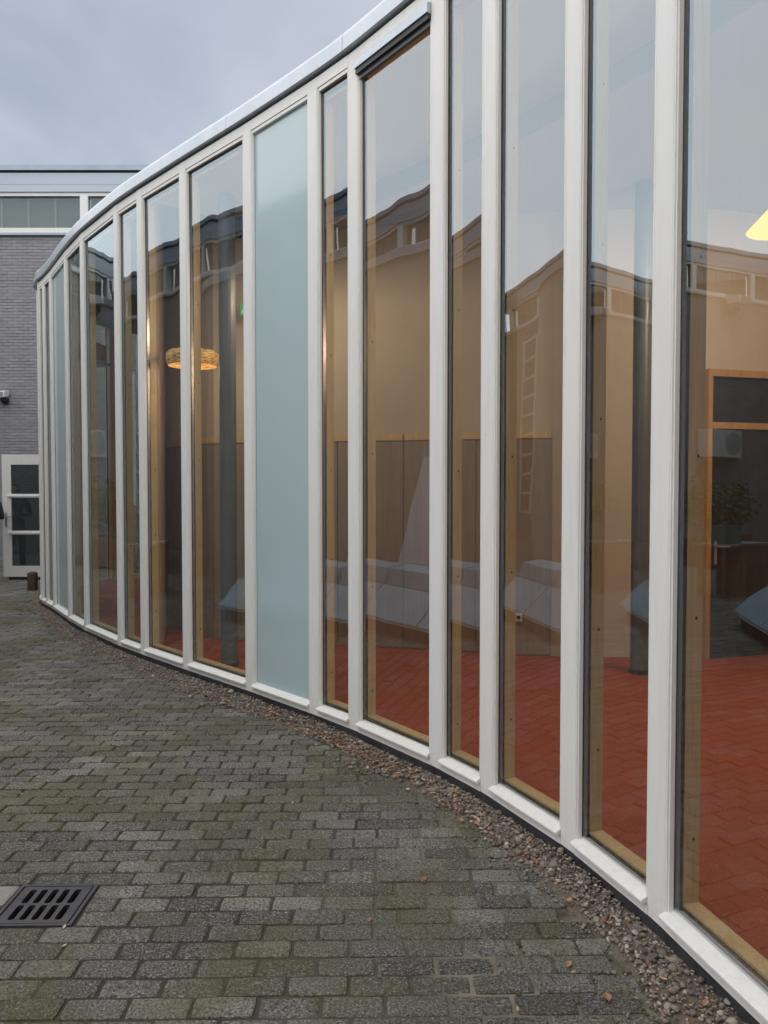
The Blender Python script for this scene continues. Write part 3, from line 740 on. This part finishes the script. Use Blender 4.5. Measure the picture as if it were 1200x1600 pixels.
ac = thing('air_conditioner', 'white outdoor air conditioning unit on the brick wall, mirrored in the panes', 'air conditioner', (-14.6, WY, 2.6))
m = MB(); m.box(-15.15, -14.05, WY - .45, WY - .05, 2.55, 3.30); bd = m.build('casing', 'plastic_white', ac, bevel=.02)
m = MB()
for q in range(10): m.lathe([(.02 + q * .03, 0), (.03 + q * .03, 0)], 0, 0, 0, 20)
m.v = [(-14.80 + x, WY - .4515 - .002, 2.93 + y) for (x, y, z) in m.v]; m.build('fan_grille', 'dark', bd, fix=False)
m = MB(); m.box(-15.1, -15.05, WY - .40, WY - .01, 2.45, 2.549); m.box(-14.15, -14.1, WY - .40, WY - .01, 2.45, 2.549); m.build('bracket', 'steel_grey', ac)

# glazed rooflight in the yard, left of the picture, with a pale board leaning behind it
A, Bp = (-4.75, 7.42), (-2.72, 4.70)
t = nrm((Bp[0] - A[0], Bp[1] - A[1])); n = (t[1], -t[0])
if n[0] < 0: n = (-n[0], -n[1])
Lr = math.hypot(Bp[0] - A[0], Bp[1] - A[1]); fr = frame2(A, t, n)     # v positive towards the glass front
rl = thing('yard_rooflight', 'low blue grey glazed rooflight in the yard, mirrored in the panes', 'rooflight', (A[0], A[1], 0))
m = MB(); m.box(.05, Lr - .05, -.85, -.08, 0, .16, fr); m.build('base', 'dark', rl)
for q in range(3):
    a, b = q * Lr / 3 + .012, (q + 1) * Lr / 3 - .012
    m = MB(); m.prism([(0, .165), (.0, .185), (-.36, .50), (-.40, .50), (-.40, .47)], a, b, fr); m.build('sloped_pane', 'bluegrey_sheet', rl)
    m = MB(); m.prism([(-.405, .47), (-.405, .52), (-.47, .70), (-.75, .74), (-.75, .47)], a + .03, b - .03, fr); m.build('upper_pane', 'bluegrey_sheet', rl)
m = MB(); m.box(0, Lr, -.01, .008, .150, .164, fr); m.build('edge_trim', 'plastic_white', rl)
lb = thing('leaning_board', 'pale lavender board standing behind the rooflight, mirrored in the panes', 'board', (-4.6, 6.2, 0))
m = MB(); m.quadbox([fr(0.55, -.86, 0.0), fr(1.75, -.86, 0.0), fr(1.75, -.90, 0.0), fr(0.55, -.90, 0.0), fr(0.95, -1.12, 2.10), fr(1.7, -1.12, 2.10), fr(1.7, -1.16, 2.10), fr(0.95, -1.16, 2.10)]); m.build('panel', 'lavender_sheet', lb)
m = MB(); m.quadbox([fr(0.90, -1.115, 2.10), fr(1.72, -1.115, 2.10), fr(1.72, -1.165, 2.10), fr(0.90, -1.165, 2.10), fr(0.93, -1.12, 2.22), fr(1.72, -1.12, 2.22), fr(1.72, -1.17, 2.22), fr(0.93, -1.17, 2.22)]); m.build('top_edge', 'bluegrey_sheet', lb)
# wooden table with a green crate
tb = thing('wooden_table', 'wooden cabinet table across the yard, mirrored in the panes', 'table', (-6.9, 9.35, 0))
m = MB(); m.box(-7.45, -6.45, 9.05, 9.65, .78, .82); m.build('table_top', 'paver_light', tb)
m = MB(); m.box(-7.42, -6.85, 9.08, 9.62, 0, .779); m.build('cabinet', 'table_wood', tb)
for (x, y) in ((-6.5, 9.12), (-6.5, 9.58)):
    m = MB(); m.box(x - .03, x + .03, y - .03, y + .03, 0, .779); m.build('leg', 'table_wood', tb)
cr = thing('green_crate', 'small green crate on the wooden table, mirrored in the panes', 'crate', (-6.8, 9.35, .82))
m = MB(); m.box(-7.0, -6.6, 9.2, 9.5, .8205, .84); m.build('crate_floor', 'crate_green', cr)
for (x0, x1, y0, y1) in ((-7.0, -6.98, 9.2, 9.5), (-6.62, -6.6, 9.2, 9.5), (-6.979, -6.621, 9.2, 9.22), (-6.979, -6.621, 9.48, 9.5)):
    m = MB(); m.box(x0, x1, y0, y1, .8405, 1.10); m.build('crate_side', 'crate_green', cr)
# planter with a shrub
def shrub(x, y, label):
    o = thing('potted_shrub', label, 'shrub', (x, y, 0), 'shrubs in square planters')
    m = MB(); m.quadbox([(x - .30, y - .30, 0), (x + .30, y - .30, 0), (x + .30, y + .30, 0), (x - .30, y + .30, 0), (x - .36, y - .36, .60), (x + .36, y - .36, .60), (x + .36, y + .36, .60), (x - .36, y + .36, .60)]); m.build('planter', 'terracotta', o, bevel=.015)
    rr = random.Random(int(x * 10)); m = MB()
    for k in range(6):
        a = k * 1.05; m.tube((x, y, .6), (x + .25 * math.cos(a), y + .25 * math.sin(a), 1.3 + rr.random() * .3), .012, 5)
    m.build('stem', 'bark_post', o)
    m = MB()
    for k in range(1500):
        while True:
            q = Vector((rr.uniform(-1, 1), rr.uniform(-1, 1), rr.uniform(-1, 1)))
            if q.length < 1: break
        q = q * (0.55 + .45 * rr.random() * (1.2 + .5 * math.sin(q.x * 7) * math.sin(q.y * 6)))
        c = Vector((x + q.x * .62, y + q.y * .62, 1.32 + q.z * .62)); d = Vector((rr.gauss(0, 1), rr.gauss(0, 1), rr.gauss(0, .6))).normalized(); e = d.orthogonal().normalized()
        s_ = .035 + rr.random() * .035; k0 = len(m.v)
        m.v += [tuple(c - d * s_), tuple(c + e * s_ * .5), tuple(c + d * s_), tuple(c - e * s_ * .5)]; m.f.append((k0, k0 + 1, k0 + 2, k0 + 3)); m.mi.append(0)
    m.build('foliage', 'foliage', o, fix=False)
shrub(-10.4, 12.9, 'green shrub in a brown planter, mirrored in the far left panes')
shrub(-11.9, 13.6, 'second green shrub in a brown planter beside the first, mirrored in the panes')

# ------------------------------------------------------------------ white glazed door standing open at the far end
dx0, dx1, dy, dz0, dz1 = -7.03, -6.10, 14.20, .055, 2.31
gd = thing('glazed_door', 'open white door with three glass panes at the far end', 'door', (dx0, dy, 0))
m = MB(); m.box(dx0, dx0 + .165, dy - .025, dy + .025, dz0, dz1); m.build('stile', 'white', gd, bevel=.003)
m = MB(); m.box(dx1 - .165, dx1, dy - .025, dy + .025, dz0, dz1); m.build('stile', 'white', gd, bevel=.003)
m = MB(); m.box(dx0 + .1655, dx1 - .1655, dy - .0245, dy + .0245, dz1 - .185, dz1); m.build('rail', 'white', gd)
m = MB(); m.box(dx0 + .1655, dx1 - .1655, dy - .0245, dy + .0245, dz0, dz0 + .20); m.build('rail', 'white', gd)
zs_ = [dz0 + .20, dz0 + .20 + .615, dz0 + .20 + .615 * 2 + .05, dz1 - .185]
for z in (.835, 1.515):
    m = MB(); m.prism([(.03, z), (.05, z + .005), (.058, z + .03), (.05, z + .062), (.025, z + .07), (-.024, z + .07), (-.024, z)], dx0 + .11, dx1 - .11, lambda u, v, zz: (u, dy - v, zz)); m.build('glazing_bar', 'white', gd)
for (z0, z1) in ((.256, .834), (.906, 1.514), (1.586, 2.124)):
    m = MB(); m.box(dx0 + .166, dx1 - .166, dy - .006, dy + .006, z0, z1); m.build('pane', 'door_glass', gd)
m = MB(); m.box(dx0 + .05, dx0 + .085, dy - .033, dy - .0255, .98, 1.24); hp = m.build('lock_plate', 'steel_grey', gd)
m = MB(); m.tube((dx0 + .067, dy - .03, 1.17), (dx0 + .067, dy - .075, 1.17), .009); m.tube((dx0 + .06, dy - .072, 1.17), (dx0 + .19, dy - .072, 1.168), .009); m.build('handle', 'steel_grey', gd)
m = MB(); m.box(dx0 + .1, dx1 - .05, dy - .02, dy + .05, 0, .0545); m.build('shade_strip', 'dark', gd)  # dark strip put in for the shade under the open door
# short timber post in front of it
bo = thing('timber_post', 'short dark brown timber post in front of the white door', 'post', (-5.84, 12.75, 0))
m = MB(); m.box(-5.905, -5.775, 12.685, 12.815, -.02, .285); m.build('post_body', 'bark_post', bo, bevel=.012)
m = MB(); m.quadbox([(-5.90, 12.69, .2855), (-5.78, 12.69, .2855), (-5.78, 12.81, .2855), (-5.90, 12.81, .2855), (-5.87, 12.72, .305), (-5.81, 12.72, .305), (-5.81, 12.78, .305), (-5.87, 12.78, .305)]); m.build('post_cap', 'bark_post', bo)

# ------------------------------------------------------------------ person at the door
def person(x, y):
    P = thing('person', 'person in dark clothes at the left edge holding the white door', 'person', (x, y, 0))
    J = {}
    def skin(name, joints, edges, mat, root=0, sub=2):
        me = bpy.data.meshes.new(name); me.from_pydata([Vector(j[:3]) + Vector((x, y, 0)) for j in joints], edges, [])
        o = bpy.data.objects.new(name, me); COL.objects.link(o); o.parent = P; o.matrix_parent_inverse = P.matrix_basis.inverted()
        md = o.modifiers.new('skin', 'SKIN'); md.use_smooth_shade = True
        lay = me.skin_vertices[0] if me.skin_vertices else None
        if lay is None:
            bpy.context.view_layer.objects.active = o; bpy.ops.mesh.customdata_skin_add(); lay = me.skin_vertices[0]
        for i, j in enumerate(joints):
            r = j[3]; lay.data[i].radius = (r, j[4] if len(j) > 4 else r); lay.data[i].use_root = (i == root)
        sb = o.modifiers.new('sub', 'SUBSURF'); sb.levels = sub; sb.render_levels = sub
        me.materials.append(M[mat]); return o
    # facing +Y (the door); right hand (+x side) bent before the chest, left hand on the door edge
    body = [(0, 0, .98, .15, .11), (0, 0, 1.15, .14, .10), (0, 0, 1.35, .165, .11), (0, 0, 1.47, .12, .09), (0, .01, 1.54, .055), (0, .03, 1.60, .06), (0, .035, 1.68, .082, .095), (0, .02, 1.755, .065, .08),
            (.20, 0, 1.43, .062), (.27, -.02, 1.16, .048), (.10, .20, 1.20, .034),
            (-.20, 0, 1.43, .062), (-.24, .06, 1.18, .048), (-.06, .34, 1.24, .034),
            (.10, 0, .90, .092), (.11, .01, .50, .062), (.11, -.02, .09, .045), (.12, .13, .045, .042),
            (-.10, 0, .90, .092), (-.12, .02, .50, .062), (-.13, -.01, .09, .045), (-.14, .14, .045, .042)]
    ed = [(0, 1), (1, 2), (2, 3), (3, 4), (4, 5), (5, 6), (6, 7), (3, 8), (8, 9), (9, 10), (3, 11), (11, 12), (12, 13), (0, 14), (14, 15), (15, 16), (16, 17), (0, 18), (18, 19), (19, 20), (20, 21)]
    b = skin('body', body, ed, 'cloth_dark')
    def hand(name, base, d, palm_up):
        d = Vector(d).normalized(); s_ = d.cross(Vector((0, 0, 1))).normalized(); up = s_.cross(d)
        B = Vector(base); J = []; E_ = []
        J.append((*B, .026, .020)); J.append((*(B + d * .05), .034, .017)); E_.append((0, 1))
        for k, (off, ln) in enumerate(((-.030, .062), (-.010, .072), (.010, .068), (.029, .054))):
            a = B + d * .082 + s_ * off; c = a + d * ln * .5 - up * .010; e = c + d * ln * .30 - up * .026
            i0 = len(J); J += [(*a, .0095), (*c, .0085), (*e, .0075)]; E_ += [(1, i0), (i0, i0 + 1), (i0 + 1, i0 + 2)]
        i0 = len(J); a = B + d * .03 - s_ * .036; c = a + d * .034 - s_ * .014 - up * .008; J += [(*a, .011), (*c, .0085)]; E_ += [(0, i0), (i0, i0 + 1)]
        return skin(name, J, E_, 'skin', 0, 2)
    hand('hand', (.075, .225, 1.203), (-.8, .6, .05), 0)
    hand('hand', (-.045, .365, 1.244), (.35, .93, .0), 0)
    # head (face) and hair over the skinned body
    m = MB(); seg, rings = 20, 14
    hx, hy, hz = x, y + .035, 1.665
    for a in range(rings + 1):
        th = math.pi * a / rings
        for q in range(seg):
            ph = 2 * math.pi * q / seg; sx = math.sin(th) * math.cos(ph); sy = math.sin(th) * math.sin(ph); sz = math.cos(th)
            X = .077 * sx * (1 - .18 * max(0, -sz)); Y = .098 * sy; Z = .118 * sz
            if sy > .75 and -.35 < sz < .1: Y += .018 * (sy - .75) * 4 * (1 - abs(sz + .12) * 3 if abs(sz + .12) < .33 else 0)
            m.v.append((hx + X, hy + Y, hz + Z))
    for a in range(rings):
        for q in range(seg): m.f.append((a * seg + q, a * seg + (q + 1) % seg, (a + 1) * seg + (q + 1) % seg, (a + 1) * seg + q)); m.mi.append(0)
    m.build('head', 'skin', P, smooth=True)
    m2 = MB(); m2.v = []
    for a in range(rings + 1):
        th = math.pi * a / rings * .64
        for q in range(seg):
            ph = 2 * math.pi * q / seg; sx = math.sin(th) * math.cos(ph); sy = math.sin(th) * math.sin(ph); sz = math.cos(th)
            f = 1.10 if sy < .35 else max(.9, 1.10 - (sy - .35) * (.55 if sz < .55 else .0))
            m2.v.append((hx + .077 * sx * f, hy + .098 * sy * f - .004, hz + .122 * sz * 1.07 + .002))
    m2.f = list(m.f); m2.mi = list(m.mi); m2.build('hair', 'hair', P, smooth=True)
    for sx in (-1, 1):
        e = MB(); e.lathe([(0, -.011), (.008, -.008), (.011, 0), (.008, .008), (0, .011)], hx + sx * .030, hy + .088, hz + .012, 10); e.build('eye', 'dark', P, smooth=True)
        e = MB(); e.lathe([(0, -.03), (.010, -.022), (.014, 0), (.012, .02), (0, .03)], hx + sx * .079, hy - .005, hz - .005, 8); e.build('ear', 'skin', P, smooth=True)
    e = MB(); e.box(hx - .022, hx + .022, hy + .084, hy + .090, hz - .062, hz - .054); e.build('mouth', 'terracotta', P)
person(-7.04, 13.66)

# ------------------------------------------------------------------ drain
gu0, gu1, gv0, gv1 = DU0, DU1, DR0 * ROW, (DR0 + DROWS) * ROW
dg = thing('drain_grate', 'square cast iron drain grate with ten slots in the paving', 'drain', pav((gu0 + gu1) / 2, (gv0 + gv1) / 2, 0))
frd = lambda u, v, z: pav(u, v, z)
m = MB()
fw = .016
m.box(gu0 + .004, gu1 - .004, gv0 + .003, gv0 + fw, -.03, .003, frd); m.box(gu0 + .004, gu1 - .004, gv1 - fw, gv1 - .003, -.03, .003, frd)
m.box(gu0 + .004, gu0 + fw + .004, gv0 + fw + .0005, gv1 - fw - .0005, -.03, .003, frd); m.box(gu1 - fw - .004, gu1 - .004, gv0 + fw + .0005, gv1 - fw - .0005, -.03, .003, frd)
m.build('frame', 'iron', dg, bevel=.002)
m = MB()
for bx in ((gu0 - .002, gu0 + .011, gv0, gv1), (gu1 - .011, gu1 + .002, gv0, gv1), (gu0 + .0115, gu1 - .0115, gv0 - .002, gv0 + .011), (gu0 + .0115, gu1 - .0115, gv1 - .011, gv1 + .002)):
    m.box(*bx, -.40, -.0305, frd)
m.box(gu0, gu1, gv0, gv1, -.42, -.401, frd); m.build('pit', 'dark', dg)
gm = MB()
a0, a1, b0, b1 = gu0 + .026, gu1 - .026, gv0 + .021, gv1 - .021
nsl = 5; sw = (a1 - a0 - .05) / nsl
ZG0, ZG1 = -.022, -.0005
def bar(x0, x1, y0, y1): gm.box(x0, x1, y0, y1, ZG0, .001, frd)
rows = [(b0 + .022, (b0 + b1) / 2 - .006), ((b0 + b1) / 2 + .006, b1 - .022)]
bar(a0, a1, b0, rows[0][0]); bar(a0, a1, rows[0][1], rows[1][0]); bar(a0, a1, rows[1][1], b1)
for (y0, y1) in rows:
    xs = [a0]
    for q in range(nsl):
        c = a0 + .025 + sw * (q + .5); xs += [c - .0135, c + .0135]
    xs.append(a1)
    for q in range(0, len(xs), 2):
        bar(xs[q], xs[q + 1], y0 + .0004, y1 - .0004)
    for q in range(nsl):          # rounded slot ends
        c = a0 + .025 + sw * (q + .5)
        for (yy, sg) in ((y0, 1), (y1, -1)):
            for s2 in (-1, 1):
                k = len(gm.v); cx_, cy_ = c, yy + sg * .0135
                arc = [(c + s2 * .0135, yy + sg * .0004)] + [(cx_ + s2 * .0135 * math.cos(a), cy_ - sg * .0131 * math.sin(a)) for a in [math.pi / 2 * z / 4 for z in range(5)]]
                gm.v += [pav(p[0], p[1], .0009) for p in arc]; gm.f.append(tuple(range(k, k + len(arc)))); gm.mi.append(0)
gm.build('grate', 'iron', dg, fix=False)

# ------------------------------------------------------------------ gravel strip, leaves, twigs
def ico():
    bm = bmesh.new(); bmesh.ops.create_icosphere(bm, subdivisions=1, radius=1)
    v = [p.co.copy() for p in bm.verts]; f = [tuple(q.index for q in p.verts) for p in bm.faces]; bm.free(); return v, f
IV, IF = ico()
bm = bmesh.new(); bmesh.ops.create_icosphere(bm, subdivisions=2, radius=1); IV2 = [p.co.copy() for p in bm.verts]; IF2 = [tuple(q.index for q in p.verts) for p in bm.faces]; bm.free()
grav = MB(); rr = random.Random(11)
def stone(x, y, z, s, fine):
    V, F = (IV2, IF2) if fine else (IV, IF)
    k = len(grav.v); sc_ = Vector((s * rr.uniform(.8, 1.35), s * rr.uniform(.6, 1.0), s * rr.uniform(.4, .75)))
    rot = Matrix.Rotation(rr.uniform(0, 6.28), 3, 'Z') @ Matrix.Rotation(rr.gauss(0, .35), 3, 'X')
    a1, a2, a3 = rr.uniform(0, 6), rr.uniform(0, 6), rr.uniform(0, 6)
    for p in V:
        d = 1 + .16 * math.sin(p.x * 3 + a1) + .14 * math.sin(p.y * 3.4 + a2) + .12 * math.sin(p.z * 3 + a3)
        q = rot @ Vector((p.x * sc_.x * d, p.y * sc_.y * d, p.z * sc_.z * d)); grav.v.append((x + q.x, y + q.y, z + q.z))
    grav.f += [tuple(k + i for i in f) for f in F]; grav.mi += [0] * len(F)
# arc length samples along the curve
lens = [0]
for a, b in zip(CURVE[:-1], CURVE[1:]): lens.append(lens[-1] + math.hypot(b[0] - a[0], b[1] - a[1]))
def along(s):
    for i in range(len(lens) - 1):
        if lens[i + 1] >= s: break
    f = (s - lens[i]) / (lens[i + 1] - lens[i] + 1e-9); a, b = CPATH[i], CPATH[i + 1]
    return ((a[0][0] + (b[0][0] - a[0][0]) * f, a[0][1] + (b[0][1] - a[0][1]) * f), nrm((a[1][0] + (b[1][0] - a[1][0]) * f, a[1][1] + (b[1][1] - a[1][1]) * f)))
# bed
m = MB(); bed = [(.0, -.025), (-.004, .024), (.09, .013), (.17, .000), (.22, -.012), (.22, -.025)]
m.sweep(bed, CPATH); tag(m.build('gravel_bed', 'soil'), kind='structure')
for k in range(19000):
    s = rr.uniform(1.0, lens[-1] - 1.2); p, n = along(s)
    edge = .185 + .035 * math.sin(p[1] * 5.3 + 1) + .025 * math.sin(p[1] * 11)
    d = rr.random() ** .9 * edge if rr.random() < .90 else min(abs(rr.gauss(edge, .09)), .55)
    d = max(d, .012)
    size = rr.choice((.004, .005, .006, .006, .007, .008, .010)) * (1.0 if rr.random() < .93 else rr.uniform(1.4, 2.4))
    heap = max(0.0, .016 * math.sin(p[1] * 2.3 + .7) + .012 * math.sin(p[1] * 6.1)) * max(0.0, 1 - d / .11)
    z = (.026 - d * .12 if d < .10 else .014 - (d - .10) * .16) + heap * rr.random() ** .5
    fine = p[1] < 4.5 and p[0] > -.5 and size > .0085
    stone(p[0] + n[0] * d, p[1] + n[1] * d, z + rr.uniform(-.004, .010) if d < edge else .006, size, fine)
tag(grav.build('gravel', 'pebble', smooth=True, fix=False), 'brown gravel strip lying along the foot of the glass front', 'gravel', kind='stuff')

def leaf_mesh(mb, x, y, z, s, rot, curl, narrow=.45):
    k = len(mb.v); R_ = Matrix.Rotation(rot, 3, 'Z') @ Matrix.Rotation(rr.gauss(0, .25), 3, 'Y')
    pts = [(-1, 0), (-.5, narrow * .8), (.1, narrow), (.6, narrow * .6), (1, 0), (.6, -narrow * .6), (.1, -narrow), (-.5, -narrow * .8)]
    mid = [(-.5, 0), (.1, 0), (.6, 0)]
    for (a, b) in pts: q = R_ @ Vector((a * s, b * s, abs(b) * s * curl + a * a * s * .15)); mb.v.append((x + q.x, y + q.y, z + q.z))
    for (a, b) in mid: q = R_ @ Vector((a * s, b * s, a * a * s * .15)); mb.v.append((x + q.x, y + q.y, z + q.z))
    for f in ((0, 1, 8), (1, 2, 9, 8), (2, 3, 10, 9), (3, 4, 10), (4, 5, 10), (5, 6, 9, 10), (6, 7, 8, 9), (7, 0, 8)): mb.f.append(tuple(k + i for i in f)); mb.mi.append(0)
litter = MB()
for k in range(560):
    s = rr.uniform(1.0, lens[-1] - 1.2); p, n = along(s)
    if k % 3: s = lens[14 * 8] + rr.gauss(0.6, 0.9); p, n = along(min(max(s, 1), lens[-1] - 1.3))
    d = rr.uniform(.02, .20); leaf_mesh(litter, p[0] + n[0] * d, p[1] + n[1] * d, .022 - d * .04 + rr.random() * .006, rr.uniform(.008, .024), rr.uniform(0, 6.28), rr.uniform(.2, .9))
# straw and crumbs
for k in range(520):
    x, y = rr.uniform(-4, 1.2), rr.uniform(1.9, 8)
    if facade_distance(x, y) < .12: continue
    leaf_mesh(litter, x, y, .006, rr.uniform(.004, .012), rr.uniform(0, 6.28), .2, rr.choice((.12, .5)))
tag(litter.build('leaf_litter', 'leaf', fix=False), 'small dry brown leaf bits scattered in the gravel strip', 'leaves', kind='stuff')
big = [((.39, 3.86), .030, 'orange brown dry leaf on the pavers beside the second gravel bend'), ((.17, 3.27), .024, 'small orange leaf lying alone on the mid pavers'),
       ((.74, 2.50), .030, 'curled rust brown leaf on the pavers near the bottom right'), ((.655, 2.68), .020, 'small brown leaf beside a pebble on the lower right pavers'),
       ((-.06, 2.96), .018, 'pale tan leaf fragment on the mossy pavers at the centre'), ((.73, 2.36), .018, 'tan leaf fragment near the bottom of the gravel strip')]
for (xy, s, lab) in big:
    m = MB(); leaf_mesh(m, xy[0], xy[1], .009, s, rr.uniform(0, 6.28), .6, .5); tag(m.build('fallen_leaf', 'leaf', fix=False), lab, 'leaf', 'fallen leaves on the pavers')
